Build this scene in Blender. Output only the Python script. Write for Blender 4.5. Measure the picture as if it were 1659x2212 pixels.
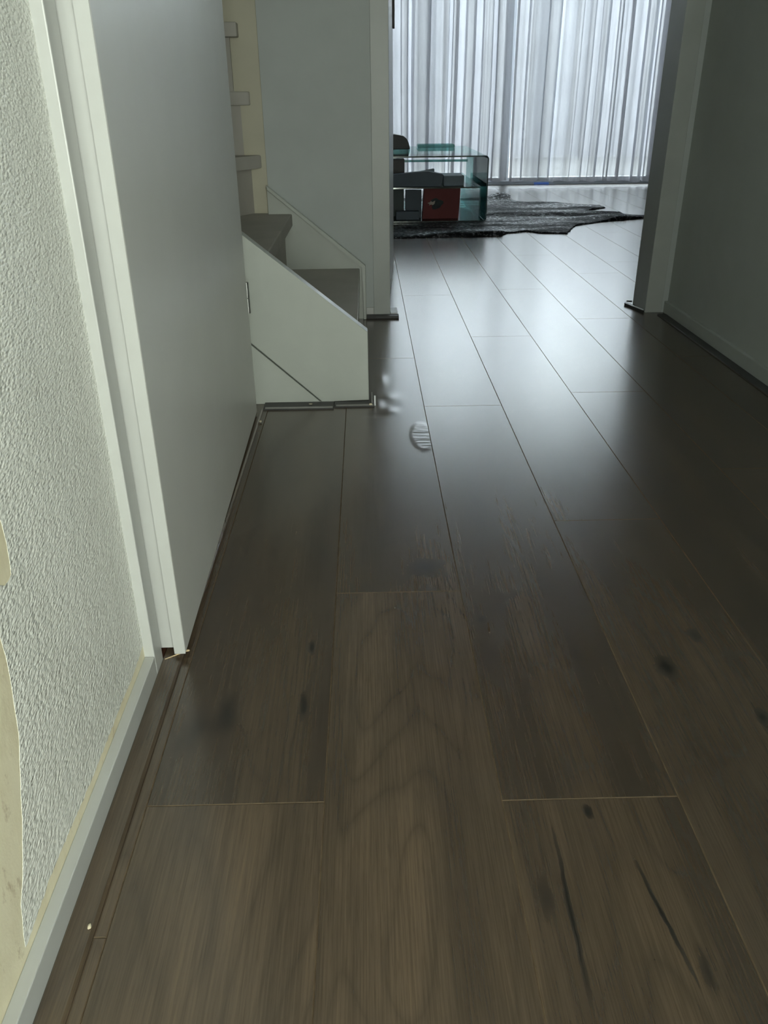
import bpy, bmesh, math, random
from mathutils import Vector, Matrix, noise
from mathutils.geometry import delaunay_2d_cdt

random.seed(7)
S = bpy.context.scene
COL = S.collection
for _o in list(bpy.data.objects):
    bpy.data.objects.remove(_o)

# ------------------------------------------------------------------ camera
cam_data = bpy.data.cameras.new('camera')
cam_data.sensor_fit = 'HORIZONTAL'
cam_data.sensor_width = 36.0
cam_data.lens = 1750.3 / 1659.0 * 36.0
cam_data.clip_start = 0.02
cam = bpy.data.objects.new('camera', cam_data)
COL.objects.link(cam)
PITCH, YAW, ROLL = 0.47192, 0.017845, -0.010612
cp, sp = math.cos(PITCH), math.sin(PITCH)
Rz = Matrix.Rotation(-YAW, 3, 'Z')
_r, _f, _u = Rz @ Vector((1, 0, 0)), Rz @ Vector((0, cp, -sp)), Rz @ Vector((0, sp, cp))
r2 = math.cos(ROLL) * _r + math.sin(ROLL) * _u
u2 = -math.sin(ROLL) * _r + math.cos(ROLL) * _u
M = Matrix((r2, u2, -_f)).transposed().to_4x4()
M.translation = Vector((0, 0, 0.68))
cam.matrix_world = M
S.camera = cam

# ------------------------------------------------------------------ light and exposure
S.view_settings.view_transform = 'Standard'
S.view_settings.look = 'None'
S.view_settings.exposure = 0.0
S.view_settings.gamma = 1.0
S.view_settings.use_curve_mapping = False

WORLD_STRENGTH = 17.0
world = bpy.data.worlds.new('overcast_sky')
S.world = world
world.use_nodes = True
bg = world.node_tree.nodes['Background']
bg.inputs[0].default_value = (0.86, 0.93, 1.0, 1)
bg.inputs[1].default_value = WORLD_STRENGTH


def area_light(name, loc, rot, sx, sy, energy, color):
    ld = bpy.data.lights.new(name, 'AREA')
    ld.shape = 'RECTANGLE'
    ld.size, ld.size_y = sx, sy
    ld.energy = energy
    ld.color = color
    o = bpy.data.objects.new(name, ld)
    o.location = loc
    o.rotation_euler = rot
    COL.objects.link(o)
    return o


# daylight at the glazed front door behind the photographer
area_light('entrance_daylight', (0.30, -0.985, 0.80), (math.radians(90), 0, 0), 0.56, 1.0, 45, (1.0, 0.985, 0.89))

S.cycles.max_bounces = 10
S.cycles.diffuse_bounces = 5
S.cycles.glossy_bounces = 5
S.cycles.transmission_bounces = 8
S.cycles.transparent_max_bounces = 24
S.cycles.sample_clamp_indirect = 6.0
S.cycles.use_denoising = True


# ------------------------------------------------------------------ helpers
def tag(o, label=None, cat=None, group=None, kind=None):
    if label: o['label'] = label
    if cat: o['category'] = cat
    if group: o['group'] = group
    if kind: o['kind'] = kind
    return o


def empty(name, loc=(0, 0, 0), rz=0.0):
    o = bpy.data.objects.new(name, None)
    o.empty_display_size = 0.05
    o.location = loc
    o.rotation_euler = (0, 0, rz)
    COL.objects.link(o)
    return o


def obj(name, bm, mats, parent=None, world_coords=True, smooth=False):
    bmesh.ops.recalc_face_normals(bm, faces=bm.faces[:])
    me = bpy.data.meshes.new(name)
    bm.to_mesh(me)
    bm.free()
    if not isinstance(mats, (list, tuple)): mats = [mats]
    for m in mats: me.materials.append(m)
    if smooth:
        for p in me.polygons: p.use_smooth = True
    o = bpy.data.objects.new(name, me)
    COL.objects.link(o)
    if parent is not None:
        o.parent = parent
        if world_coords:
            o.matrix_parent_inverse = Matrix.Translation(parent.location).inverted()
    return o


def box(bm, x0, x1, y0, y1, z0, z1, bev=0.0, mi=0):
    v = [bm.verts.new(c) for c in ((x0, y0, z0), (x1, y0, z0), (x1, y1, z0), (x0, y1, z0),
                                   (x0, y0, z1), (x1, y0, z1), (x1, y1, z1), (x0, y1, z1))]
    fs = [bm.faces.new([v[i] for i in q]) for q in ((0, 3, 2, 1), (4, 5, 6, 7), (0, 1, 5, 4), (1, 2, 6, 5), (2, 3, 7, 6), (3, 0, 4, 7))]
    for f in fs: f.material_index = mi
    if bev > 0:
        es = list({e for f in fs for e in f.edges})
        bmesh.ops.bevel(bm, geom=es, offset=bev, segments=2, profile=0.5, affect='EDGES')
    return v


def prism(bm, pts, axis, a0, a1, bev=0.0):
    """pts: 2-D outline. axis 'y': pts are (x,z); 'z': pts are (x,y); 'x': pts are (y,z)."""
    def P(p, a):
        return {'y': (p[0], a, p[1]), 'z': (p[0], p[1], a), 'x': (a, p[0], p[1])}[axis]
    A = [bm.verts.new(P(p, a0)) for p in pts]
    B = [bm.verts.new(P(p, a1)) for p in pts]
    n = len(pts)
    fs = [bm.faces.new(A), bm.faces.new(B[::-1])]
    for i in range(n):
        fs.append(bm.faces.new((A[i], B[i], B[(i + 1) % n], A[(i + 1) % n])))
    if bev > 0:
        es = list({e for f in fs for e in f.edges})
        bmesh.ops.bevel(bm, geom=es, offset=bev, segments=2, profile=0.5, affect='EDGES')


def bx(name, dims, mat, parent=None, bev=0.0):
    bm = bmesh.new()
    if isinstance(dims[0], (int, float)): dims = [dims]
    for d in dims: box(bm, *d, bev=bev)
    return obj(name, bm, mat, parent)


def pr(name, pts, axis, a0, a1, mat, parent=None, bev=0.0):
    bm = bmesh.new()
    prism(bm, pts, axis, a0, a1, bev)
    return obj(name, bm, mat, parent)


def struct(o):
    o['kind'] = 'structure'
    return o


# ------------------------------------------------------------------ materials
class NT:
    def __init__(self, name):
        self.m = bpy.data.materials.new(name)
        self.m.use_nodes = True
        self.t = self.m.node_tree
        self.b = self.t.nodes['Principled BSDF']
        self.out = self.t.nodes['Material Output']

    def n(self, typ, **kw):
        nd = self.t.nodes.new(typ)
        for k, v in kw.items():
            if k.startswith('i_'):
                key = k[2:]
                nd.inputs[int(key) if key.isdigit() else key.replace('_', ' ')].default_value = v
            else:
                setattr(nd, k, v)
        return nd

    def l(self, a, b):
        self.t.links.new(a, b)

    def math(self, op, a, b=None, c=None, clamp=False):
        nd = self.t.nodes.new('ShaderNodeMath')
        nd.operation = op
        nd.use_clamp = clamp
        for i, v in enumerate((a, b, c)):
            if v is None: continue
            if isinstance(v, (int, float)): nd.inputs[i].default_value = v
            else: self.l(v, nd.inputs[i])
        return nd.outputs[0]

    def coord(self, scale=(1, 1, 1), which='Object'):
        tc = self.n('ShaderNodeTexCoord')
        mp = self.n('ShaderNodeMapping')
        mp.inputs['Scale'].default_value = scale
        self.l(tc.outputs[which], mp.inputs['Vector'])
        return mp.outputs[0]

    def noise(self, vec, scale, detail=4, rough=0.55, dist=0.0):
        nd = self.n('ShaderNodeTexNoise')
        nd.inputs['Scale'].default_value = scale
        nd.inputs['Detail'].default_value = detail
        nd.inputs['Roughness'].default_value = rough
        nd.inputs['Distortion'].default_value = dist
        if vec is not None: self.l(vec, nd.inputs['Vector'])
        return nd.outputs['Fac']

    def ramp(self, fac, stops):
        nd = self.n('ShaderNodeValToRGB')
        cr = nd.color_ramp
        while len(cr.elements) < len(stops): cr.elements.new(0.5)
        for e, (p, c) in zip(cr.elements, stops):
            e.position = p
            e.color = c if len(c) == 4 else (*c, 1)
        self.l(fac, nd.inputs[0])
        return nd.outputs[0]

    def mix(self, fac, a, b, mode='MIX'):
        nd = self.n('ShaderNodeMix')
        nd.data_type = 'RGBA'
        nd.blend_type = mode
        for s, v in ((0, fac), (6, a), (7, b)):
            if isinstance(v, (int, float)): nd.inputs[s].default_value = v
            elif isinstance(v, tuple): nd.inputs[s].default_value = v if len(v) == 4 else (*v, 1)
            else: self.l(v, nd.inputs[s])
        return nd.outputs[2]

    def bump(self, h, strength, dist):
        nd = self.n('ShaderNodeBump')
        nd.inputs['Strength'].default_value = strength
        nd.inputs['Distance'].default_value = dist
        self.l(h, nd.inputs['Height'])
        self.l(nd.outputs[0], self.b.inputs['Normal'])
        return nd

    def set(self, color=None, rough=None, spec=None, metal=None, **kw):
        if color is not None:
            if isinstance(color, tuple): self.b.inputs['Base Color'].default_value = (*color, 1)
            else: self.l(color, self.b.inputs['Base Color'])
        if rough is not None:
            if isinstance(rough, (int, float)): self.b.inputs['Roughness'].default_value = rough
            else: self.l(rough, self.b.inputs['Roughness'])
        if spec is not None: self.b.inputs['Specular IOR Level'].default_value = spec
        if metal is not None: self.b.inputs['Metallic'].default_value = metal
        return self


def paint(name, color, rough=0.45, spec=0.5, var=0.06, bump=0.06, scale=9.0):
    k = NT(name)
    v = k.coord()
    n1 = k.noise(v, scale, 5)
    lo = tuple(c * (1 - var) for c in color)
    hi = tuple(min(1, c * (1 + var * .5)) for c in color)
    c = k.ramp(n1, [(0.3, lo), (0.7, hi)])
    k.set(c, rough, spec)
    if bump:
        n2 = k.noise(v, 160, 3)
        k.bump(n2, bump, 0.001)
    return k.m


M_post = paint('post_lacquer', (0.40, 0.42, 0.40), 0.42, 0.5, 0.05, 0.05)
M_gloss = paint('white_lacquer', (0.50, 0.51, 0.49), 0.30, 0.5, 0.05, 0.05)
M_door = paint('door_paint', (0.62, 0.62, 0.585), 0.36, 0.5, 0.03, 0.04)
M_wall = paint('wall_paint', (0.44, 0.47, 0.46), 0.7, 0.3, 0.04, 0.15)
M_wallr = paint('wall_paint_grey', (0.42, 0.45, 0.425), 0.7, 0.3, 0.04, 0.15)
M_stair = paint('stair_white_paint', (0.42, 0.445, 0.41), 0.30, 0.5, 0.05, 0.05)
M_cream = paint('cream_paint', (0.47, 0.45, 0.35), 0.5, 0.35, 0.05, 0.05)
M_tread = paint('grey_tread_paint', (0.41, 0.395, 0.36), 0.6, 0.3, 0.08, 0.2)
M_ceil = paint('ceiling_paint', (0.74, 0.74, 0.72), 0.8, 0.2, 0.02, 0.1)
M_profile = paint('dark_grey_profile', (0.055, 0.056, 0.055), 0.5, 0.35, 0.2, 0.1)
M_profile_light = paint('light_profile_back', (0.24, 0.24, 0.23), 0.4, 0.5, 0.1, 0.1)
M_alu = paint('grey_window_aluminium', (0.20, 0.21, 0.22), 0.4, 0.5, 0.05, 0)
M_whiteframe = paint('white_window_frame', (0.75, 0.77, 0.8), 0.4, 0.5, 0.02, 0)
M_red = paint('red_cardboard', (0.17, 0.038, 0.036), 0.6, 0.3, 0.1, 0.05)
M_slate = paint('slate_cardboard', (0.10, 0.13, 0.16), 0.55, 0.4, 0.1, 0)
M_slate2 = paint('blue_grey_cardboard', (0.20, 0.25, 0.29), 0.55, 0.4, 0.1, 0)
M_dark = paint('dark_plastic', (0.011, 0.013, 0.016), 0.35, 0.25, 0.1, 0)
M_greenish = paint('green_grey_board', (0.09, 0.12, 0.12), 0.55, 0.4, 0.1, 0)
M_tan = paint('tan_print', (0.42, 0.36, 0.30), 0.6, 0.3, 0.15, 0)
M_darkprint = paint('dark_print', (0.035, 0.045, 0.045), 0.6, 0.3, 0.3, 0, 40)
M_dust = paint('dull_glue', (0.42, 0.38, 0.29), 0.7, 0.3, 0.2, 0.2, 60)
M_glue = paint('dried_glue', (0.55, 0.42, 0.25), 0.5, 0.4, 0.2, 0.2, 60)
M_chip = paint('plaster_chip', (0.70, 0.62, 0.45), 0.7, 0.3, 0.15, 0.2, 60)
M_reddish = paint('reddish_subfloor', (0.075, 0.032, 0.018), 0.6, 0.3, 0.4, 0.2, 40)
M_steel = paint('hinge_steel', (0.35, 0.36, 0.35), 0.35, 0.5, 0.1, 0)
M_steel.node_tree.nodes['Principled BSDF'].inputs['Metallic'].default_value = 0.9
M_fence = paint('grey_fence_wood', (0.20, 0.20, 0.21), 0.8, 0.2, 0.15, 0, 3)
M_patio = paint('grey_patio_tile', (0.12, 0.12, 0.12), 0.8, 0.2, 0.12, 0, 4)
M_leaf = paint('outdoor_foliage', (0.06, 0.12, 0.05), 0.6, 0.3, 0.4, 0, 12)
M_blue = paint('blue_tape', (0.08, 0.16, 0.45), 0.5, 0.4, 0.05, 0)


def mat_wallpaper():
    k = NT('embossed_wallpaper')
    v = k.coord((1, 0.5, 1.0))
    n1 = k.noise(v, 330, 2, 0.5, 0.6)
    vo = k.n('ShaderNodeTexVoronoi')
    vo.inputs['Scale'].default_value = 360
    k.l(v, vo.inputs['Vector'])
    h = k.math('SUBTRACT', k.math('MULTIPLY', n1, 0.8), k.math('MULTIPLY', vo.outputs['Distance'], 1.1))
    big = k.noise(k.coord((1, 1, 0.35)), 9, 4)
    hh = k.math('ADD', h, k.math('MULTIPLY', big, 2.2))
    st = k.noise(k.coord((1, 2.0, 0.8)), 6, 5, 0.6)
    c = k.ramp(st, [(0.25, (0.74, 0.75, 0.69)), (0.5, (0.84, 0.85, 0.79)), (0.8, (0.88, 0.89, 0.83))])
    k.set(c, 0.34, 0.5)
    k.bump(hh, 0.85, 0.0014)
    return k.m


def mat_plaster():
    k = NT('bare_beige_plaster')
    v = k.coord((1, 1, 0.6))
    n1 = k.noise(v, 7, 6, 0.65)
    n2 = k.noise(v, 38, 5, 0.7)
    c = k.ramp(n1, [(0.25, (0.62, 0.54, 0.36)), (0.5, (0.78, 0.72, 0.53)), (0.8, (0.82, 0.78, 0.62))])
    dk = k.ramp(n2, [(0.60, (0, 0, 0)), (0.72, (1, 1, 1))])
    c2 = k.mix(k.math('MULTIPLY', dk, 0.55), c, (0.30, 0.20, 0.10))
    k.set(c2, 0.8, 0.2)
    k.bump(n2, 0.3, 0.002)
    return k.m


M_paper = mat_wallpaper()
M_plaster = mat_plaster()


def mat_wood(name, gain=1.0, use_pid=True, knots=()):
    k = NT(name)
    tc = k.n('ShaderNodeTexCoord')
    sep = k.n('ShaderNodeSeparateXYZ')
    k.l(tc.outputs['Object'], sep.inputs[0])
    X, Y = sep.outputs[0], sep.outputs[1]
    if use_pid:
        at = k.n('ShaderNodeAttribute')
        at.attribute_name = 'pid'
        pid = at.outputs['Fac']
    else:
        val = k.n('ShaderNodeValue')
        val.outputs[0].default_value = 0.37
        pid = val.outputs[0]

    def vec(sx, sy, off):
        cb = k.n('ShaderNodeCombineXYZ')
        k.l(k.math('MULTIPLY', X, sx), cb.inputs[0])
        k.l(k.math('ADD', k.math('MULTIPLY', Y, sy), k.math('MULTIPLY', pid, 37.0)), cb.inputs[1])
        k.l(k.math('MULTIPLY', pid, off), cb.inputs[2])
        return cb.outputs[0]

    # broad cathedral figure
    broad = k.noise(vec(7.0, 1.5, 53.0), 1.0, 2, 0.45, 0.3)
    rings = k.math('PINGPONG', k.math('MULTIPLY', broad, 26.0), 1.0)
    rings2 = k.math('POWER', rings, 4.0)
    tone = k.noise(vec(10.0, 1.3, 19.0), 1.0, 4, 0.6)
    fine = k.noise(vec(560.0, 9.0, 11.0), 1.0, 3, 0.6)
    pores = k.noise(vec(1000.0, 40.0, 29.0), 1.0, 2, 0.5)
    base = k.ramp(tone, [(0.28, tuple(c * gain for c in (0.040, 0.0285, 0.0185))),
                         (0.50, tuple(c * gain for c in (0.070, 0.050, 0.0315))),
                         (0.74, tuple(c * gain for c in (0.104, 0.073, 0.045)))])
    c = k.mix(k.math('MULTIPLY', rings2, 0.40), base, tuple(x * gain for x in (0.034, 0.025, 0.017)))
    streak = k.ramp(fine, [(0.36, (0.82, 0.82, 0.82)), (0.50, (1.0, 1.0, 1.0)), (0.68, (1.20, 1.19, 1.17))])
    c = k.mix(1.0, c, streak, 'MULTIPLY')
    por = k.ramp(pores, [(0.33, (0.68, 0.66, 0.64)), (0.45, (1, 1, 1))])
    c = k.mix(0.4, c, por, 'MULTIPLY')
    pt = k.math('ADD', 0.86, k.math('MULTIPLY', k.math('FRACT', k.math('MULTIPLY', pid, 91.7)), 0.28))
    cbx = k.n('ShaderNodeCombineXYZ')
    for i in range(3): k.l(pt, cbx.inputs[i])
    c = k.mix(1.0, c, cbx.outputs[0], 'MULTIPLY')
    # knots and cracks of the wood itself
    wob = k.noise(vec(40, 16, 3), 1.0, 4, 0.6)
    wobx = k.noise(vec(28, 22, 7), 1.0, 4, 0.6)
    for (kx, ky, rx, ry, s, tilt) in knots:
        dx = k.math('SUBTRACT', X, kx)
        dy = k.math('SUBTRACT', Y, ky)
        dx2 = k.math('DIVIDE', k.math('ADD', k.math('SUBTRACT', dx, k.math('MULTIPLY', dy, tilt)), k.math('MULTIPLY', k.math('SUBTRACT', wobx, 0.5), rx * 2.2)), rx)
        dy2 = k.math('DIVIDE', k.math('ADD', dy, k.math('MULTIPLY', k.math('SUBTRACT', wob, 0.5), ry * 0.8)), ry)
        r = k.math('SQRT', k.math('ADD', k.math('MULTIPLY', dx2, dx2), k.math('MULTIPLY', dy2, dy2)))
        g = k.math('MULTIPLY', k.math('MULTIPLY', k.math('SUBTRACT', 1.0, r, clamp=True), 1.8), s, clamp=True)
        c = k.mix(g, c, (0.008, 0.007, 0.0055))
    rgh = k.math('ADD', 0.225, k.math('MULTIPLY', fine, 0.05))
    k.set(c, rgh, 0.5)
    k.b.inputs['IOR'].default_value = 1.85
    h = k.math('ADD', k.math('MULTIPLY', fine, 0.6), k.math('ADD', k.math('MULTIPLY', pores, 0.8), k.math('MULTIPLY', rings2, 0.0)))
    k.bump(h, 0.03, 0.0002)
    return k.m


KNOTS = [(-0.185, 0.790, 0.016, 0.045, 0.55, 0.0), (-0.215, 0.76, 0.03, 0.05, 0.4, 0.2),
         (0.09, 1.13, 0.03, 0.035, 0.6, 0.0), (0.265, 0.495, 0.0030, 0.08, 0.8, -0.12),
         (0.285, 0.44, 0.010, 0.03, 0.45, 0.0), (0.180, 0.50, 0.0032, 0.12, 0.75, 0.03),
         (0.160, 0.52, 0.012, 0.04, 0.4, 0.0), (0.225, 0.62, 0.006, 0.012, 0.9, 0.0),
         (0.39, 0.86, 0.018, 0.03, 0.7, 0.1), (0.45, 0.93, 0.012, 0.02, 0.6, 0.0),
         (0.475, 0.76, 0.010, 0.02, 0.7, 0.0), (-0.085, 0.92, 0.006, 0.02, 0.75, 0.0), (-0.09, 0.80, 0.006, 0.03, 0.7, 0.0),
         (0.16, 0.98, 0.010, 0.012, 0.7, 0.0), (0.43, 0.52, 0.03, 0.05, 0.8, 0.0)]
M_wood = mat_wood('dark_oak_laminate', 1.0, True, KNOTS)
M_woodstrip = mat_wood('oak_floor_strip', 1.15, False)
M_seam = paint('plank_edge', (0.12, 0.088, 0.055), 0.75, 0.15, 0.3, 0, 60)
M_sub = paint('dark_underlay', (0.01, 0.01, 0.01), 0.9, 0.1, 0.1, 0)


def mat_glass(name, tint, edge_gloss=0.05, gloss_fac=None, ior=1.45):
    k = NT(name)
    tr = k.n('ShaderNodeBsdfTransparent')
    tr.inputs[0].default_value = (*tint, 1)
    gl = k.n('ShaderNodeBsdfGlossy')
    gl.inputs['Roughness'].default_value = edge_gloss
    gl.inputs['Color'].default_value = (0.95, 1.0, 0.98, 1)
    fr = k.n('ShaderNodeFresnel')
    fr.inputs['IOR'].default_value = ior
    mx = k.n('ShaderNodeMixShader')
    if gloss_fac is None: k.l(fr.outputs[0], mx.inputs[0])
    else: mx.inputs[0].default_value = gloss_fac
    k.l(tr.outputs[0], mx.inputs[1])
    k.l(gl.outputs[0], mx.inputs[2])
    k.l(mx.outputs[0], k.out.inputs['Surface'])
    return k.m


M_glass = mat_glass('clear_table_glass', (0.965, 0.988, 0.985), 0.04, None, 1.10)
M_pane = mat_glass('window_glass', (0.95, 0.98, 0.97))
M_glassedge = mat_glass('green_glass_edge', (0.30, 0.56, 0.56), 0.08, 0.30)


def mat_curtain():
    k = NT('sheer_curtain_voile')
    v = k.coord((1, 1, 1))
    weave = k.noise(v, 520, 2, 0.5)
    bands = k.noise(k.coord((3.2, 3.2, 0.02)), 1.0, 2)
    col = k.ramp(bands, [(0.3, (0.78, 0.76, 0.80)), (0.7, (0.86, 0.87, 0.93))])
    tl = k.n('ShaderNodeBsdfTranslucent')
    df = k.n('ShaderNodeBsdfDiffuse')
    tp = k.n('ShaderNodeBsdfTransparent')
    k.l(col, tl.inputs[0])
    k.l(col, df.inputs[0])
    m1 = k.n('ShaderNodeMixShader')
    m1.inputs[0].default_value = 0.94
    k.l(tl.outputs[0], m1.inputs[1])
    k.l(df.outputs[0], m1.inputs[2])
    m2 = k.n('ShaderNodeMixShader')
    fold_shade = k.noise(k.coord((12.0, 0.5, 0.01)), 1.0, 3, 0.6)  # darker bands of overlapping folds put into the weave density
    dens = k.ramp(fold_shade, [(0.36, (0.17, 0.17, 0.17)), (0.48, (0.29, 0.29, 0.29)), (0.62, (0.42, 0.42, 0.42))])
    k.l(k.math('ADD', dens, k.math('MULTIPLY', k.math('SUBTRACT', weave, 0.5), 0.12)), m2.inputs[0])
    k.l(m1.outputs[0], m2.inputs[1])
    k.l(tp.outputs[0], m2.inputs[2])
    k.l(m2.outputs[0], k.out.inputs['Surface'])
    return k.m


M_curtain = mat_curtain()


def mat_rug():
    k = NT('black_hide_silver_flecks')
    v = k.coord((1, 1, 1))
    n1 = k.noise(k.coord((0.5, 1.0, 1)), 26, 5, 0.7, 0.6)
    n2 = k.noise(k.coord((0.6, 1, 1)), 70, 4, 0.7)
    sil = k.ramp(n2, [(0.55, (0, 0, 0)), (0.60, (1, 1, 1))])
    area = k.ramp(k.noise(k.coord((1.6, 4.5, 1)), 1.0, 3, 0.6), [(0.40, (0.05, 0.05, 0.05)), (0.60, (1, 1, 1))])
    sil = k.math('MULTIPLY', sil, area)
    c = k.ramp(n1, [(0.3, (0.012, 0.015, 0.018)), (0.6, (0.024, 0.028, 0.032)), (0.75, (0.06, 0.07, 0.075))])
    c2 = k.mix(sil, c, (0.55, 0.57, 0.60))
    k.set(c2, k.math('SUBTRACT', 0.80, k.math('MULTIPLY', area, 0.42)), 0.2)
    k.l(k.math('MULTIPLY', sil, 0.55), k.b.inputs['Metallic'])
    hh = k.math('ADD', n1, k.math('MULTIPLY', n2, 0.3))
    k.bump(hh, 1.0, 0.035)
    return k.m


M_rug = mat_rug()

# ------------------------------------------------------------------ the setting: floor
PW, PX0, PL = 0.192455, -0.056508, 1.265
JOFF = {-1: 0.642, 0: 1.059, 1: 0.638, 2: 0.02, 3: 0.725, 4: 0.232, 5: 1.03}
rnd = random.Random(3)
FX0, FX1, FY0, FY1 = -1.30, 2.75, -0.98, 7.66


def blister_h(x, y):
    """swollen laminate: a puckered oval and some soft ridges beside the stair foot"""
    h = 0.0
    dx, dy = (x - 0.119) / 0.027, (y - 1.705) / 0.088
    r = math.sqrt(dx * dx + dy * dy)
    if r < 1.25:
        edge = max(0.0, min(1.0, (1.15 - r) / 0.40))
        edge = edge * edge * (3 - 2 * edge)
        wr = noise.noise(Vector((x * 34, y * 105, 1.3))) + 0.5 * noise.noise(Vector((x * 70, y * 190, 4.0)))
        h += edge * (0.0010 + 0.00035 * wr)
    for (cx, cy, rx, ry, a) in ((0.035, 2.13, 0.012, 0.045, 0.0035), (0.050, 1.975, 0.022, 0.030, 0.0042), (0.050, 1.87, 0.018, 0.028, 0.0045),
                                (0.022, 1.93, 0.013, 0.05, 0.0035), (0.02, 1.845, 0.03, 0.014, -0.002), (0.085, 1.92, 0.02, 0.06, 0.0012)):
        q = ((x - cx) / rx) ** 2 + ((y - cy) / ry) ** 2
        if q < 9: h += 0.4 * a * math.exp(-q)
    return h


def plank(bm, pl, x0, x1, y0, y1, pid, fine=False):
    g, d = 0.0009, 0.0011
    xi0, xi1, yi0, yi1 = x0 + g, x1 - g, y0 + g, y1 - g
    outer = [bm.verts.new((x0, y0, -d)), bm.verts.new((x1, y0, -d)), bm.verts.new((x1, y1, -d)), bm.verts.new((x0, y1, -d))]
    inner = [bm.verts.new((xi0, yi0, 0)), bm.verts.new((xi1, yi0, 0)), bm.verts.new((xi1, yi1, 0)), bm.verts.new((xi0, yi1, 0))]
    faces = []
    if not fine: faces.append(bm.faces.new(inner))
    for i in range(4):
        f = bm.faces.new((outer[i], outer[(i + 1) % 4], inner[(i + 1) % 4], inner[i]))
        f.material_index = 1
        faces.append(f)
    if fine:
        nx = 70
        ys = [yi0 + (1.52 - yi0) * i / 8 for i in range(8)] + [1.52 + 0.68 * i / 260 for i in range(260)] + [2.20 + (yi1 - 2.20) * i / 4 for i in range(5)]
        rows = []
        for yy in ys:
            rows.append([bm.verts.new((xi0 + (xi1 - xi0) * i / nx, yy, 0)) for i in range(nx + 1)])
            for v in rows[-1]: v.co.z = max(-0.0005, blister_h(v.co.x, v.co.y))
        for a, b in zip(rows[:-1], rows[1:]):
            for i in range(nx):
                f = bm.faces.new((a[i], a[i + 1], b[i + 1], b[i]))
                f.smooth = True
                faces.append(f)
    for f in faces: f[pl] = pid


bm = bmesh.new()
pl = bm.faces.layers.float.new('pid')
bw = bmesh.new()
plw = bw.faces.layers.float.new('pid')
for kcol in range(-7, 15):
    x0 = PX0 + kcol * PW
    x1 = x0 + PW
    if x1 < FX0 or x0 > FX1: continue
    off = JOFF.get(kcol, rnd.uniform(0, PL))
    j = math.floor((FY0 - off) / PL)
    while off + j * PL < FY1:
        ya, yb = max(FY0, off + j * PL), min(FY1, off + (j + 1) * PL)
        if kcol == 0 and j == 0:
            plank(bw, plw, x0, x1, ya, yb, rnd.random(), True)
        elif yb - ya > 0.01:
            plank(bm, pl, max(FX0, x0), min(FX1, x1), ya, yb, rnd.random())
        j += 1
box(bm, FX0, FX1, FY0, FY1, -0.06, -0.0011, mi=2)
floor = struct(obj('floor', bm, [M_wood, M_seam, M_sub]))
tag(floor, 'dark brown oak laminate plank floor running through hall and living room')
wp = obj('warped_plank', bw, [M_wood, M_seam], floor)
tag(wp, 'laminate plank with a puckered water blister')

# ------------------------------------------------------------------ walls
CZ = 2.6
XW = -0.300
struct(bx('wall_left', [(-0.42, XW, -0.90, 0.866, 0, CZ), (-0.42, XW, 0.866, 1.862, 2.10, CZ), (-0.42, XW, 1.862, 1.935, 0, CZ)], M_plaster))
# wallpaper sheet with its torn edge
tear = [(0.451, 0.042), (0.462, 0.081), (0.474, 0.094), (0.493, 0.128), (0.514, 0.173), (0.530, 0.208), (0.537, 0.247), (0.541, 0.277),
        (0.540, 0.300), (0.533, 0.312), (0.543, 0.331), (0.561, 0.333), (0.568, 0.329), (0.577, 0.328), (0.583, 0.330), (0.586, 0.341),
        (0.587, 0.358), (0.588, 0.373), (0.586, 0.388), (0.576, 0.405), (0.55, 0.425), (0.47, 0.43), (0.30, 0.47), (0.05, 0.52), (-0.30, 0.55), (-0.89, 0.6)]
gap = [(0.866, 0.0500), (0.844, 0.047), (0.807, 0.044), (0.758, 0.045), (0.705, 0.044), (0.643, 0.043), (0.571, 0.047), (0.512, 0.048), (0.455, 0.041)]


def jag(pts, step, amp, seed):
    r = random.Random(seed)
    out = []
    for a, b in zip(pts[:-1], pts[1:]):
        L = math.dist(a, b)
        n = max(1, int(L / step))
        for i in range(n):
            t = i / n
            jx = 0 if (i == 0 and not out) else amp
            out.append((a[0] + (b[0] - a[0]) * t + r.uniform(-jx, jx), a[1] + (b[1] - a[1]) * t + r.uniform(-jx, jx)))
    out.append(pts[-1])
    return out


outline = [(-0.89, CZ - 0.002), (0.866, CZ - 0.002)] + jag(gap, 0.004, 0.0011, 1) + jag(tear, 0.012, 0.0012, 2)
wallpaper = pr('wallpaper', outline, 'x', XW, XW + 0.0003, M_paper)
wallpaper.parent = bpy.data.objects['wall_left']
tag(wallpaper, 'white embossed wallpaper torn away at its lower edge')

struct(bx('wall_right', (1.052, 1.16, -0.12, 2.84, 0, CZ), M_wallr))
struct(bx('wall_back', [(-0.316, 0.023, 2.84, 2.94, 0, CZ), (1.033, 2.75, 2.84, 2.94, 0, CZ), (0.023, 1.033, 2.84, 2.94, 2.12, CZ)], M_wall))
struct(bx('wall_front', [(-0.42, -0.02, -0.98, -0.90, 0, CZ), (0.62, 1.16, -0.98, -0.90, 0, CZ), (-0.02, 0.62, -0.98, -0.90, 2.1, CZ)], M_wall))
struct(bx('wall_lightblock', (0.345, 1.16, -0.22, -0.12, 0, CZ), M_wallr))  # unseen wall added to shade the right side of the hall
struct(bx('wall_stairwell_left', (-1.30, -1.22, 1.80, 4.30, 0, CZ), M_cream))
struct(bx('wall_stairwell_back', (-1.22, -0.33, 4.22, 4.30, 0, CZ), M_cream))
struct(bx('wall_living_left', (-0.33, -0.25, 2.96, 7.66, 0, CZ), M_wall))
struct(bx('wall_living_right', (2.66, 2.75, 2.94, 7.66, 0, CZ), M_wall))
struct(bx('wall_living_back', [(-0.25, -0.15, 7.56, 7.66, 0, CZ), (2.60, 2.66, 7.56, 7.66, 0, CZ), (-0.15, 2.60, 7.56, 7.66, 2.38, CZ)], M_wall))
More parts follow.
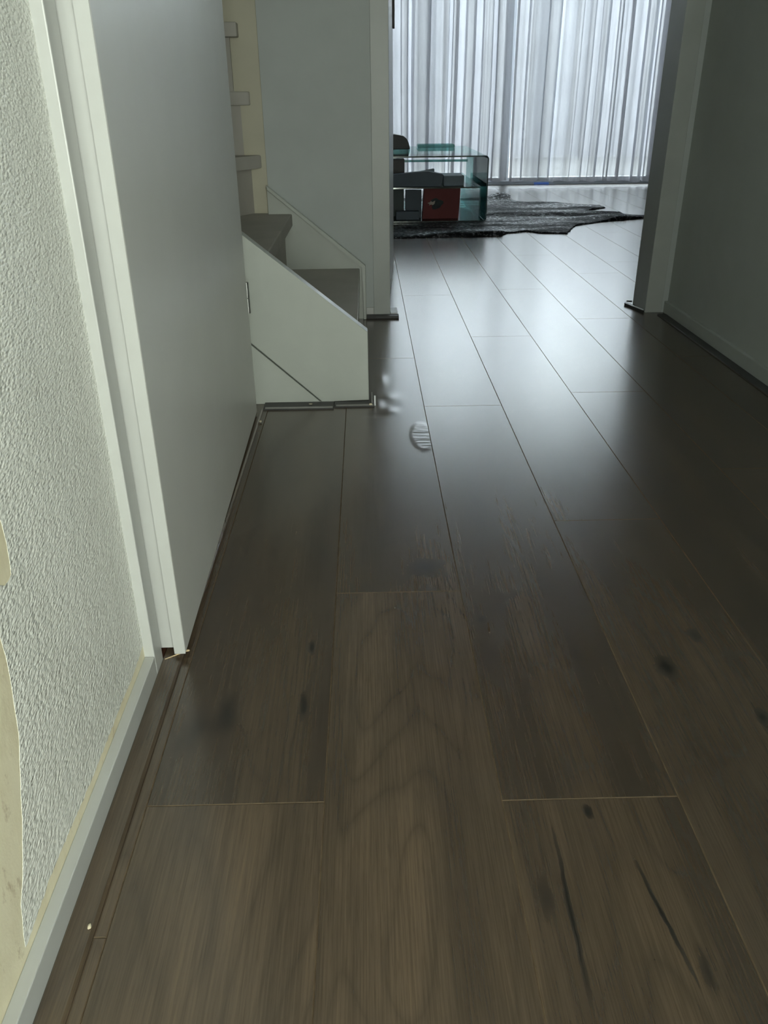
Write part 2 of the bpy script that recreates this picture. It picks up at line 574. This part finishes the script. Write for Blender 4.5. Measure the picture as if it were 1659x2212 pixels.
struct(bx('wall_closet', [(-1.30, -1.22, 0.60, 1.80, 0, CZ), (-1.22, -0.42, 0.60, 0.68, 0, CZ), (-1.22, -0.42, 1.862, 1.930, 0, CZ)], M_wallr))
struct(bx('ceiling', (-1.30, 2.75, -0.98, 7.66, CZ, CZ + 0.08), M_ceil))

# front door glazing behind the camera
fd = struct(empty('door_3', (0.30, -0.94, 0)))
bx('door_frame', [(-0.02, 0.02, -0.97, -0.91, 0, 2.1), (0.58, 0.62, -0.97, -0.91, 0, 2.1), (0.02, 0.58, -0.97, -0.91, 2.04, 2.1), (0.02, 0.58, -0.97, -0.91, 0, 0.30)], M_gloss, fd)
bx('glass_pane', (0.02, 0.58, -0.943, -0.937, 0.30, 2.04), M_pane, fd)

struct(bx('wall_skyblock', [(-0.30, -0.22, -1.70, -0.98, 0, CZ), (0.82, 0.90, -1.70, -0.98, 0, CZ), (-0.30, 0.90, -1.78, -1.70, 0, CZ), (-0.30, 0.90, -1.78, -0.98, CZ, CZ + .08), (-0.30, 0.90, -1.78, -0.98, -0.08, -0.001)], M_ceil))  # unseen closed box added to keep the sky out of the front door

# baseboards and floor strips
struct(bx('baseboard_left', (XW, -0.287, -0.89, 0.8655, 0.0, 0.032), M_gloss, bev=0.0012))
struct(bx('baseboard_right', [(1.040, 1.052, -0.11, 2.838, 0.0, 0.040)], M_wallr, bev=0.0015))
struct(bx('baseboard_back', (-0.003, 0.0225, 2.833, 2.84, 0.0, 0.033), M_gloss, bev=0.001))


def strip(name, x0, x1, y0, y1, mat, h=0.004):
    bm = bmesh.new()
    c = (x1 - x0) * .12
    prism(bm, [(x0, 0.0), (x1, 0.0), (x1, h * .55), (x1 - c, h), (x0 + c * .3, h), (x0, h * .8)], 'y', y0, y1)
    return struct(obj(name, bm, mat))


tag(strip('trim_1', -0.287, -0.2605, -0.89, 1.895, M_woodstrip), 'brown wood grain floor strip along the left skirting')
tag(strip('trim_2', 1.0085, 1.040, -0.11, 2.80, M_profile), 'dark floor strip along the right skirting')
struct(bx('trim_3', (-0.42, -0.288, 0.901, 1.861, 0.0002, 0.002), M_reddish))

# door frame of the open side door
tf = struct(empty('trim_4', (-0.35, 1.38, 0)))
tag(tf, 'white lacquered frame around the open side door')
bx('jamb', (-0.42, -0.287, 0.866, 0.900, 0, 2.10), M_gloss, tf, bev=0.0015)
bx('jamb', (-0.42, -0.287, 1.868, 1.928, 0, 2.10), M_gloss, tf, bev=0.0015)
bx('head', (-0.42, -0.287, 0.900, 1.868, 2.062, 2.10), M_gloss, tf, bev=0.0015)

# the door itself, slightly ajar (hinged at its far edge)
d1 = struct(empty('door_1', (-0.2705, 1.857, 0), 0.0157))
tag(d1, 'white rebated side door standing ajar against the left wall')


def local(name, dims, mat, parent, bev=0.0):
    bm = bmesh.new()
    box(bm, *dims, bev=bev)
    return obj(name, bm, mat, parent, world_coords=False)


local('door_leaf', (-0.0155, 0.0, -0.957, 0.0, 0.010, 2.055), M_door, d1, 0.0018)
local('rebated_edge', (-0.0375, -0.0156, -0.944, -0.014, 0.011, 2.045), M_gloss, d1, 0.001)
local('edge_lipping', (-0.0150, -0.0003, -0.9578, -0.9570, 0.0105, 2.054), M_gloss, d1)
bm = bmesh.new()
for z0, z1 in ((0.246, 0.279), (0.281, 0.315)):
    bmesh.ops.create_cone(bm, cap_ends=True, segments=16, radius1=0.0055, radius2=0.0055, depth=z1 - z0, matrix=Matrix.Translation((-0.001, 0.0058, (z0 + z1) / 2)))
hg = obj('hinge', bm, M_steel, d1, world_coords=False)
tag(hg, 'steel barrel hinge')

# frame of the living room doorway
t5 = struct(empty('trim_5', (0.53, 2.9, 0)))
tag(t5, 'white frame of the doorway to the living room')
for (a, b) in ((0.023, 0.080), (0.975, 1.033)):
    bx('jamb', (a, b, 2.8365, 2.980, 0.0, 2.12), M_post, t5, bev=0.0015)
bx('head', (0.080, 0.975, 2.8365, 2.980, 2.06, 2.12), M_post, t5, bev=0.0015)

# living room door, folded back into the room
ang = math.atan2(0.125 - 0.080, 0.86)
d2 = struct(empty('door_2', (0.080, 2.985, 0), -ang))
tag(d2, 'white living room door swung open behind the left door post')
local('door_leaf', (-0.040, 0.0, 0.0, 0.868, 0.012, 2.05), M_door, d2, 0.0015)
hp = local('handle_plate', (0.0002, 0.009, 0.775, 0.815, 0.930, 1.165), M_profile, d2, 0.002)
bm = bmesh.new()
bmesh.ops.create_cone(bm, cap_ends=True, segments=14, radius1=0.008, radius2=0.008, depth=0.045, matrix=Matrix.Translation((0.030, 0.795, 1.075)) @ Matrix.Rotation(math.pi / 2, 4, 'Y'))
bmesh.ops.create_cone(bm, cap_ends=True, segments=14, radius1=0.008, radius2=0.007, depth=0.12, matrix=Matrix.Translation((0.048, 0.742, 1.075)) @ Matrix.Rotation(math.pi / 2, 4, 'X'))
obj('door_handle', bm, M_steel, d2, world_coords=False, smooth=False)

# the window wall of the living room
w1 = struct(empty('window_1', (1.2, 7.6, 0)))
tag(w1, 'tall garden window with grey sill behind the sheer curtains')
bx('sill', (-0.149, 2.599, 7.555, 7.655, 0.0, 0.028), M_alu, w1, bev=0.002)
bx('window_frame', [(-0.149, -0.09, 7.58, 7.64, 0.028, 2.379), (2.54, 2.599, 7.58, 7.64, 0.028, 2.379), (1.175, 1.245, 7.58, 7.64, 0.028, 2.379),
                    (-0.09, 1.175, 7.58, 7.64, 2.31, 2.379), (1.245, 2.54, 7.58, 7.64, 2.31, 2.379),
                    (-0.09, 1.175, 7.58, 7.64, 0.028, 0.055), (1.245, 2.54, 7.58, 7.64, 0.028, 0.055)], M_whiteframe, w1)
bx('glass_pane', (-0.09, 1.175, 7.607, 7.613, 0.055, 2.31), M_pane, w1)
bx('glass_pane', (1.245, 2.54, 7.607, 7.613, 0.055, 2.31), M_pane, w1)

# outside
struct(bx('ground', (-8, 10, 7.70, 20, -0.12, -0.06), M_patio))
fr = empty('garden_fence', (1.0, 12.0, -0.06))
tag(fr, 'pale board fence at the end of the garden behind the curtains', 'fence')
bm = bmesh.new()
for i in range(40):
    x = -5 + i * 0.30
    box(bm, x - 0.01, x + 0.31, 12.0 + 0.012 * (i % 2), 12.03 + 0.012 * (i % 2), -0.05, 1.85)
obj('board_panel', bm, M_fence, fr)
for i in range(7): bx('post', (-5 + i * 1.98, -4.91 + i * 1.98, 11.92, 11.999, -0.06, 1.87), M_fence, fr)

# ------------------------------------------------------------------ staircase
st = empty('staircase', (-0.30, 2.40, 0))
tag(st, 'white painted winding staircase with grey treads between the open door and the back wall', 'staircase')
bm = bmesh.new()
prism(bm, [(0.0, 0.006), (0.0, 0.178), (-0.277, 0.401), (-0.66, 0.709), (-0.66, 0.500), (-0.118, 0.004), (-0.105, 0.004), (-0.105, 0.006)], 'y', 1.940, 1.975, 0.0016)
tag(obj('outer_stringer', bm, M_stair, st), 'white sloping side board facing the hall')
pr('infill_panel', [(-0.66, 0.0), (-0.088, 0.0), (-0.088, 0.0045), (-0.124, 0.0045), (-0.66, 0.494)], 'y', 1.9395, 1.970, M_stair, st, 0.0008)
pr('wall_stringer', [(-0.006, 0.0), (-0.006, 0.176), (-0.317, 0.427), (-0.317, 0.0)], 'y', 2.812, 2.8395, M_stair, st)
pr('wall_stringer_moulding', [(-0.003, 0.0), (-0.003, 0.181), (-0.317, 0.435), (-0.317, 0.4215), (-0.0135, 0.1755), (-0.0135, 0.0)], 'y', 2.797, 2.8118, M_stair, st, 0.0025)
zs = [0.170, 0.346, 0.522, 0.703, 0.886]
treads = [
    [(-0.275, 1.975), (-0.0235, 1.975), (-0.0235, 2.812), (-0.275, 2.812)],
    [(-0.241, 1.975), (-0.241, 2.812), (-0.317, 2.812), (-0.317, 2.8445), (-0.39, 2.8445), (-1.215, 2.2), (-1.215, 1.975)],
    [(-0.331, 2.8445), (-0.335, 2.835), (-0.815, 1.978), (-1.215, 1.978), (-1.215, 2.60), (-0.45, 2.8445)],
    [(-0.352, 2.8445), (-0.356, 2.836), (-1.215, 2.38), (-1.215, 2.92), (-0.45, 2.8445)],
    [(-0.373, 2.8445), (-0.373, 2.80), (-1.215, 2.80), (-1.215, 3.2), (-0.425, 3.2), (-0.425, 2.8445)],
]
for z, t in zip(zs, treads):
    bm = bmesh.new()
    prism(bm, t, 'z', z - 0.038, z, 0.003)
    obj('tread', bm, M_tread, st)
rz0 = 0.0
riser_lines = [((-0.046, 1.976), (-0.046, 2.811)), ((-0.268, 1.976), (-0.268, 2.811)), ((-0.366, 2.844), (-0.846, 1.98)), ((-0.385, 2.844), (-1.212, 2.425)), ((-0.400, 2.826), (-1.212, 2.826))]
for i, ((ax, ay), (bx_, by)) in enumerate(riser_lines):
    d = Vector((bx_ - ax, by - ay)).normalized()
    nrm = Vector((d.y, -d.x)) * 0.012
    if i < 2: nrm = Vector((-0.012, 0))
    elif nrm.x > 0: nrm = -nrm
    pts = [(ax, ay), (bx_, by), (bx_ + nrm.x, by + nrm.y), (ax + nrm.x, ay + nrm.y)]
    lo = 0.001 if i == 0 else zs[i - 1] + 0.0002
    pr('riser', pts, 'z', lo, zs[i] - 0.0385, M_tread, st)
bx('newel_post', (-0.425, -0.3165, 2.845, 2.955, 0.0, CZ - 0.002), M_cream, st, bev=0.002)

# floor profiles peeling off at the stair foot and door posts
def profile_piece(name, dims, label, end=None, gp='loose grey floor profiles'):
    e = empty(name, (dims[0], dims[2], 0))
    tag(e, label, 'floor profile', gp)
    bm = bmesh.new()
    x0, x1, y0, y1 = dims
    prism(bm, [(y0, 0.0002), (y1, 0.0002), (y1, 0.0045), (y0 + 0.006, 0.0052), (y0, 0.002)], 'x', x0, x1)
    obj('strip', bm, M_profile, e)
    bm = bmesh.new()
    prism(bm, [(y0 + 0.0005, 0.0035), (y0 + 0.004, 0.0055), (y0 + 0.0065, 0.0060), (y0 + 0.0005, 0.0045)], 'x', x0 + .004, x1 - .002)
    obj('torn_edge', bm, M_profile_light, e)
    if end: end(e)
    return e


def upturn(e):
    bm = bmesh.new()
    prism(bm, [(1.918, 0.0005), (1.962, 0.0005), (1.958, 0.021), (1.930, 0.024), (1.918, 0.012)], 'x', 0.0065, 0.0085)
    tag(obj('upturned_end', bm, M_profile_light, e), 'pale upturned end')
    bm = bmesh.new()
    box(bm, 0.0125, 0.0165, 1.912, 1.917, 0.0005, 0.026, bev=0.0008)
    tag(obj('curled_lip', bm, M_whiteframe, e), 'bright curled lip')
    bm = bmesh.new()
    bmesh.ops.create_icosphere(bm, subdivisions=2, radius=0.0035, matrix=Matrix.Translation((0.004, 1.908, 0.006)) @ Matrix.Diagonal((1.2, 0.8, 0.8, 1)))
    obj('glue_blob', bm, M_chip, e)


profile_piece('floor_profile', (-0.2598, -0.0875, 1.893, 1.9385), 'loose dark grey floor profile under the triangular panel of the stair side')
profile_piece('floor_profile', (-0.086, 0.013, 1.904, 1.9385), 'shorter grey floor profile with upturned end at the stair corner', upturn)
e = empty('floor_profile', (0.05, 2.81, 0))
tag(e, 'grey floor profile with white clip at the foot of the left door post', 'floor profile', 'loose grey floor profiles')
bx('strip', (-0.004, 0.1085, 2.803, 2.832, 0.0002, 0.010), M_profile, e, bev=0.001)
pr('clip', [(2.834, 0.0102), (2.940, 0.004), (2.940, 0.007), (2.834, 0.014)], 'x', 0.0815, 0.1055, M_whiteframe, e)
e = empty('floor_profile', (0.965, 2.9, 0))
tag(e, 'two crossed bits of grey profile at the foot of the right door post', 'floor profile', 'loose grey floor profiles')
pr('strip', [(0.936, 2.952), (0.945, 2.962), (0.974, 2.850), (0.968, 2.838)], 'z', 0.003, 0.009, M_whiteframe, e)
pr('strip', [(0.938, 2.950), (0.936, 2.952), (0.966, 2.836), (0.970, 2.830)], 'z', 0.0002, 0.0085, M_profile, e)
pr('sliver', [(0.955, 2.985), (0.974, 2.985), (0.974, 2.993), (0.955, 2.991)], 'z', 0.004, 0.009, M_profile, e)

# crumbs
def crumb(name, loc, scale, mat, label, cat, seed):
    bm = bmesh.new()
    bmesh.ops.create_icosphere(bm, subdivisions=2, radius=1.0)
    for v in bm.verts:
        k = 1 + 0.35 * noise.noise(v.co * 2.1 + Vector((seed, 0, 0)))
        v.co = Vector((v.co.x * scale[0] * k, v.co.y * scale[1] * k, max(-1, v.co.z) * scale[2]))
    o = obj(name, bm, mat)
    o.location = loc
    tag(o, label, cat)
    return o


crumb('plaster_crumb', (-0.2655, 0.4955, 0.0058), (0.0018, 0.0028, 0.0018), M_chip, 'tiny cream plaster crumb lying on the brown strip beside the left skirting', 'crumb', 1)
crumb('glue_crumb', (-0.257, 1.806, 0.0045), (0.0035, 0.0045, 0.003), M_dust, 'pale glue crumb on the floor past the open door, near the stair', 'crumb', 5)
crumb('glue_crumb', (-0.145, 1.915, 0.0072), (0.0045, 0.0022, 0.0015), M_dust, 'pale glue crumb on the profile under the stair side', 'crumb', 9)
# straw under the door edge
bm = bmesh.new()
p0, p1 = Vector((-0.284, 0.8965, 0.004)), Vector((-0.2555, 0.9120, 0.0065))
dirv = (p1 - p0)
mat4 = Matrix.Translation((p0 + p1) / 2) @ dirv.to_track_quat('Z', 'Y').to_matrix().to_4x4()
bmesh.ops.create_cone(bm, cap_ends=True, segments=8, radius1=0.0007, radius2=0.0011, depth=dirv.length, matrix=mat4)
bmesh.ops.create_icosphere(bm, subdivisions=2, radius=0.0018, matrix=Matrix.Translation(p1) @ Matrix.Diagonal((1.5, .9, .9, 1)))
tag(obj('wood_splinter', bm, M_glue), 'thin yellow wood splinter on the floor below the corner of the open door', 'splinter')

# ------------------------------------------------------------------ curtains
def curtain(name, xa, xb, seed, label, hem_l, hem_r):
    r = random.Random(seed)
    pts = []
    x = xa
    y0 = 7.32
    sgn = 1
    while x < xb:
        w = r.choice((0.035, 0.05, 0.065, 0.085, 0.11)) * r.uniform(0.8, 1.15)
        a = r.uniform(0.018, 0.042)
        over = r.choice((0.0, 0.2, 0.5, 0.8, 1.0)) * w
        n = 12
        for i in range(n):
            t = i / n
            px = x + t * w - over * math.sin(2 * math.pi * t) * 0.5
            py = y0 + sgn * a * math.sin(math.pi * t)
            pts.append((px, py, r.uniform(-1, 1) * 0.0))
        sgn = -sgn
        x += w
    zr = [0.0, 0.03, 0.35, 0.8, 1.3, 1.9, 2.42]
    bm = bmesh.new()
    rows = []
    ph = r.uniform(0, 6)
    for zi, z in enumerate(zr):
        row = []
        for i, (px, py, _) in enumerate(pts):
            u = (px - xa) / (xb - xa)
            hem = hem_l + (hem_r - hem_l) * u + 0.004 * math.sin(px * 37 + ph)
            zz = hem + z * (2.44 - hem) / 2.42
            sway = 0.010 * math.sin(px * 5.0 + z * 1.7 + ph) * (1 - z / 2.6)
            row.append(bm.verts.new((px + sway, py, zz)))
        rows.append(row)
    for a, b in zip(rows[:-1], rows[1:]):
        for i in range(len(pts) - 1):
            bm.faces.new((a[i], a[i + 1], b[i + 1], b[i]))
    o = obj(name, bm, M_curtain, smooth=True)
    tag(o, label, 'curtain', 'sheer curtains at the garden window')
    # hem band
    bm = bmesh.new()
    ra, rb = [], []
    for v in o.data.vertices[:len(pts)]:
        ra.append(bm.verts.new((v.co.x, v.co.y - 0.0012, v.co.z - 0.001)))
        rb.append(bm.verts.new((v.co.x, v.co.y - 0.0012, v.co.z + 0.022)))
    for i in range(len(pts) - 1): bm.faces.new((ra[i], ra[i + 1], rb[i + 1], rb[i]))
    obj('hem', bm, M_curtain, o, smooth=True)
    return o


curtain('sheer_curtain', -0.12, 1.12, 11, 'left sheer white curtain behind the glass table', 0.060, 0.052)
curtain('sheer_curtain', 1.23, 2.45, 23, 'right sheer white curtain hanging beside the right door post', 0.050, 0.036)
rail = empty('curtain_rail', (1.2, 7.32, 2.46))
tag(rail, 'slim white rail carrying the sheer curtains', 'curtain rail')
bx('rail', (-0.14, 2.55, 7.30, 7.34, 2.455, 2.475), M_whiteframe, rail)
for x in (0.2, 1.2, 2.2): bx('bracket', (x, x + 0.02, 7.315, 7.325, 2.475, CZ), M_whiteframe, rail)

# ------------------------------------------------------------------ rug
rug_o = [(-0.18, 4.66), (0.10, 4.60), (0.531, 4.625), (0.746, 4.657), (0.783, 4.74), (0.915, 4.781), (1.004, 4.703), (1.115, 4.676), (1.236, 4.994),
         (1.397, 5.119), (1.568, 5.228), (1.741, 5.276), (1.757, 5.319), (1.631, 5.398), (1.577, 5.45), (1.555, 5.499), (1.574, 5.592),
         (1.44, 5.66), (1.633, 5.813), (1.619, 5.92), (1.523, 5.985), (1.388, 6.112), (1.302, 6.179), (1.171, 6.194), (1.063, 6.28),
         (1.08, 6.40), (0.911, 6.372), (0.823, 6.352), (0.769, 6.43), (0.60, 6.50), (0.2, 6.52), (-0.18, 6.45)]
outl = jag(rug_o + [rug_o[0]], 0.035, 0.009, 5)[:-1]


def inside(p, poly):
    c = False
    j = len(poly) - 1
    for i in range(len(poly)):
        a, b = poly[i], poly[j]
        if (a[1] > p[1]) != (b[1] > p[1]) and p[0] < (b[0] - a[0]) * (p[1] - a[1]) / (b[1] - a[1]) + a[0]: c = not c
        j = i
    return c


def edge_d(p, poly):
    return min(math.dist(p, q) for q in poly)


rr = random.Random(9)
inner_pts = []
gx = -0.16
while gx < 1.75:
    gy = 4.60
    while gy < 6.5:
        q = (gx + rr.uniform(-.008, .008), gy + rr.uniform(-.008, .008))
        if inside(q, outl) and edge_d(q, outl) > 0.014: inner_pts.append(q)
        gy += 0.028
    gx += 0.028
allp = [Vector(p) for p in outl] + [Vector(p) for p in inner_pts]
n_out = len(outl)
res = delaunay_2d_cdt(allp, [(i, (i + 1) % n_out) for i in range(n_out)], [], 1, 1e-5)
verts2, faces2 = res[0], res[2]
bm = bmesh.new()
top = []
for v in verts2:
    x, y = v.x, v.y
    e = edge_d((x, y), outl)
    under_table = (-0.05 < x < 0.76 and 5.08 < y < 6.25)
    z = 0.007 + min(1, e / 0.05) * 0.004
    if not under_table:
        z += 0.010 * max(0, noise.noise(Vector((x * 5, y * 9, 0.4)))) + 0.004 * noise.noise(Vector((x * 22, y * 30, 2)))
        z += 0.045 * math.exp(-((x - 1.0) / 0.10) ** 2 - ((y - 6.36) / 0.06) ** 2)      # curled edge at the back
        z += 0.020 * math.exp(-((x - 0.55) / 0.30) ** 2 - ((y - 4.66) / 0.05) ** 2)      # thick front edge
        z += 0.022 * math.exp(-((x - 1.5) / 0.20) ** 2 - ((y - 5.24) / 0.05) ** 2)
        z += 0.018 * math.exp(-((y - 5.42 - 0.02 * math.sin(x * 4)) / 0.035) ** 2) * (1 if x > 0.8 else 0)  # long fold
    else:
        z = min(z, 0.0105)
    top.append(bm.verts.new((x, y, max(0.005, z))))
for f in faces2:
    try: bm.faces.new([top[i] for i in f])
    except ValueError: pass
bm.edges.ensure_lookup_table()
bnd = [e for e in bm.edges if len(e.link_faces) == 1]
ext = bmesh.ops.extrude_edge_only(bm, edges=bnd)
for g in ext['geom']:
    if isinstance(g, bmesh.types.BMVert): g.co.z = 0.0008
rug = obj('hide_rug', bm, M_rug, smooth=True)
tag(rug, 'ragged black animal hide rug with silver sheen under the glass table', 'rug')

# ------------------------------------------------------------------ glass table
TX0, TX1, TY0, TY1, TZ0, TZ1, TT = 0.02, 0.727, 5.132, 6.21, 0.0125, 0.379, 0.008


def rounded_rect(x0, x1, z0, z1, r, n=6):
    pts = []
    for (cx, cz, a0) in ((x1 - r, z1 - r, 0), (x0 + r, z1 - r, 90), (x0 + r, z0 + r, 180), (x1 - r, z0 + r, 270)):
        for i in range(n + 1):
            a = math.radians(a0 + 90 * i / n)
            pts.append((cx + r * math.cos(a), cz + r * math.sin(a)))
    return pts


tb = empty('glass_coffee_table', ((TX0 + TX1) / 2, (TY0 + TY1) / 2, TZ0))
tag(tb, 'clear bent glass coffee table standing on the black hide rug', 'table')


def bent_loop(name, outer, inner, y0, y1, parent):
    bm = bmesh.new()
    A = [bm.verts.new((p[0], y0, p[1])) for p in outer]
    B = [bm.verts.new((p[0], y0, p[1])) for p in inner]
    C = [bm.verts.new((p[0], y1, p[1])) for p in outer]
    D = [bm.verts.new((p[0], y1, p[1])) for p in inner]
    n = len(outer)
    for i in range(n):
        j = (i + 1) % n
        f1 = bm.faces.new((A[i], A[j], B[j], B[i])); f1.material_index = 1
        f2 = bm.faces.new((C[j], C[i], D[i], D[j])); f2.material_index = 1
        bm.faces.new((A[j], A[i], C[i], C[j]))
        bm.faces.new((B[i], B[j], D[j], D[i]))
    return obj(name, bm, [M_glass, M_glassedge], parent)


bent_loop('bent_glass_shell', rounded_rect(TX0, TX1, TZ0, TZ1, 0.022), rounded_rect(TX0 + TT, TX1 - TT, TZ0 + TT, TZ1 - TT, 0.013), TY0, TY1, tb)


def slab(name, x0, x1, y0, y1, z0, z1, parent):
    bm = bmesh.new()
    box(bm, x0, x1, y0, y1, z0, z1)
    for f in bm.faces:
        if abs(f.normal.z) < 0.5:
            f.material_index = 1
    bmesh.ops.recalc_face_normals(bm, faces=bm.faces[:])
    for f in bm.faces: f.material_index = 0 if abs(f.normal.z) > 0.5 else 1
    return obj(name, bm, [M_glass, M_glassedge], parent)


slab('shelf', 0.055, 0.690, 5.16, 6.18, 0.199, 0.207, tb)
slab('shelf_leg', 0.682, 0.690, 5.16, 6.18, 0.0206, 0.1988, tb)
slab('shelf_leg', 0.055, 0.063, 5.16, 6.18, 0.0206, 0.1988, tb)
slab('edge_reflection', 0.030, 0.646, 5.50, 5.52, 0.323, 0.336, tb)  # bar added as the dark reflection of the table top's back edge

# things in and on the table
rb = empty('red_box', (0.462, 5.25, 0.0208))
tag(rb, 'red square box with a round dark picture standing inside the glass table', 'box')
bm = bmesh.new()
prism(bm, [(0.347, 0.0208), (0.568, 0.0208), (0.576, 0.194), (0.356, 0.194)], 'y', 5.225, 5.295, 0.002)
obj('carton', bm, M_red, rb)
bm = bmesh.new()
pts = []
for i in range(18):
    a = 2 * math.pi * i / 18
    k = 1 + 0.16 * math.sin(3 * a + 1) + 0.1 * math.sin(5 * a)
    pts.append((0.432 + 0.036 * k * math.cos(a), 0.108 + 0.031 * k * math.sin(a)))
prism(bm, pts, 'y', 5.2235, 5.2249)
obj('printed_blob', bm, M_darkprint, rb)
bm = bmesh.new()
prism(bm, [(0.376, 0.112), (0.392, 0.117), (0.398, 0.124), (0.406, 0.117), (0.424, 0.126), (0.420, 0.108), (0.410, 0.100), (0.398, 0.104), (0.386, 0.098), (0.390, 0.106)], 'y', 5.2222, 5.2234)
obj('printed_fish', bm, M_tan, rb).name = 'printed_leaf'

o = bx('storage_folder', (0.246, 0.343, 5.27, 5.31, 0.0208, 0.183), M_slate, None, 0.002)
tag(o, 'blue grey cardboard folder standing left of the red box', 'folder')
o = bx('low_box', (0.185, 0.325, 5.19, 5.255, 0.0208, 0.068), M_slate, None, 0.003)
tag(o, 'low dark grey box lying in front of the folder inside the glass table', 'box')
o = bx('document_case', (0.070, 0.240, 5.36, 5.44, 0.0208, 0.196), M_greenish, None, 0.003)
tag(o, 'dark green grey case at the far left inside the glass table', 'case')
o = bx('grey_carton', (0.474, 0.596, 5.225, 5.42, 0.2072, 0.264), M_slate2, None, 0.003)
tag(o, 'pale blue grey carton on the glass shelf above the red box', 'box')
o = pr('paper_stack', [(0.06, 0.2072), (0.455, 0.2072), (0.4665, 0.274), (0.455, 0.2765), (0.377, 0.291), (0.322, 0.2875), (0.176, 0.276), (0.06, 0.270)], 'y', 5.20, 5.278, M_slate, None, 0.002)
tag(o, 'slumped dark grey stack of papers at the front of the glass shelf', 'papers')
o = pr('grey_envelope', [(0.22, 0.2072), (0.420, 0.2072), (0.421, 0.297), (0.416, 0.300), (0.314, 0.284), (0.22, 0.270)], 'y', 5.290, 5.305, M_slate2, None, 0.001)
tag(o, 'light grey envelope leaning up behind the paper stack', 'envelope')
o = bx('dark_box', (0.075, 0.242, 5.32, 5.44, 0.2072, 0.353), M_dark, None, 0.003)
tag(o, 'upright black box on the glass shelf next to the door post', 'box')
bm = bmesh.new()
prof = [(0.06, 0.3795), (0.302, 0.3795), (0.299, 0.395), (0.290, 0.425), (0.276, 0.447), (0.255, 0.461), (0.20, 0.470), (0.06, 0.474)]
prism(bm, prof, 'y', 5.84, 5.97, 0.004)
spk = obj('black_speaker', bm, M_dark)
tag(spk, 'black speaker with rounded end on top of the glass table', 'speaker')
bm = bmesh.new()
prism(bm, rounded_rect(0.362, 0.612, 0.3795, 0.400, 0.008, 4), 'y', 6.00, 6.13)
gs = obj('glass_slab', bm, M_glassedge)
tag(gs, 'small green glass slab lying on the table top', 'glass slab')
o = bx('blue_block', (1.47, 1.60, 7.545, 7.5545, 0.0005, 0.018), M_blue, None, 0.001)
tag(o, 'small blue block lying against the window sill below the curtains', 'block')
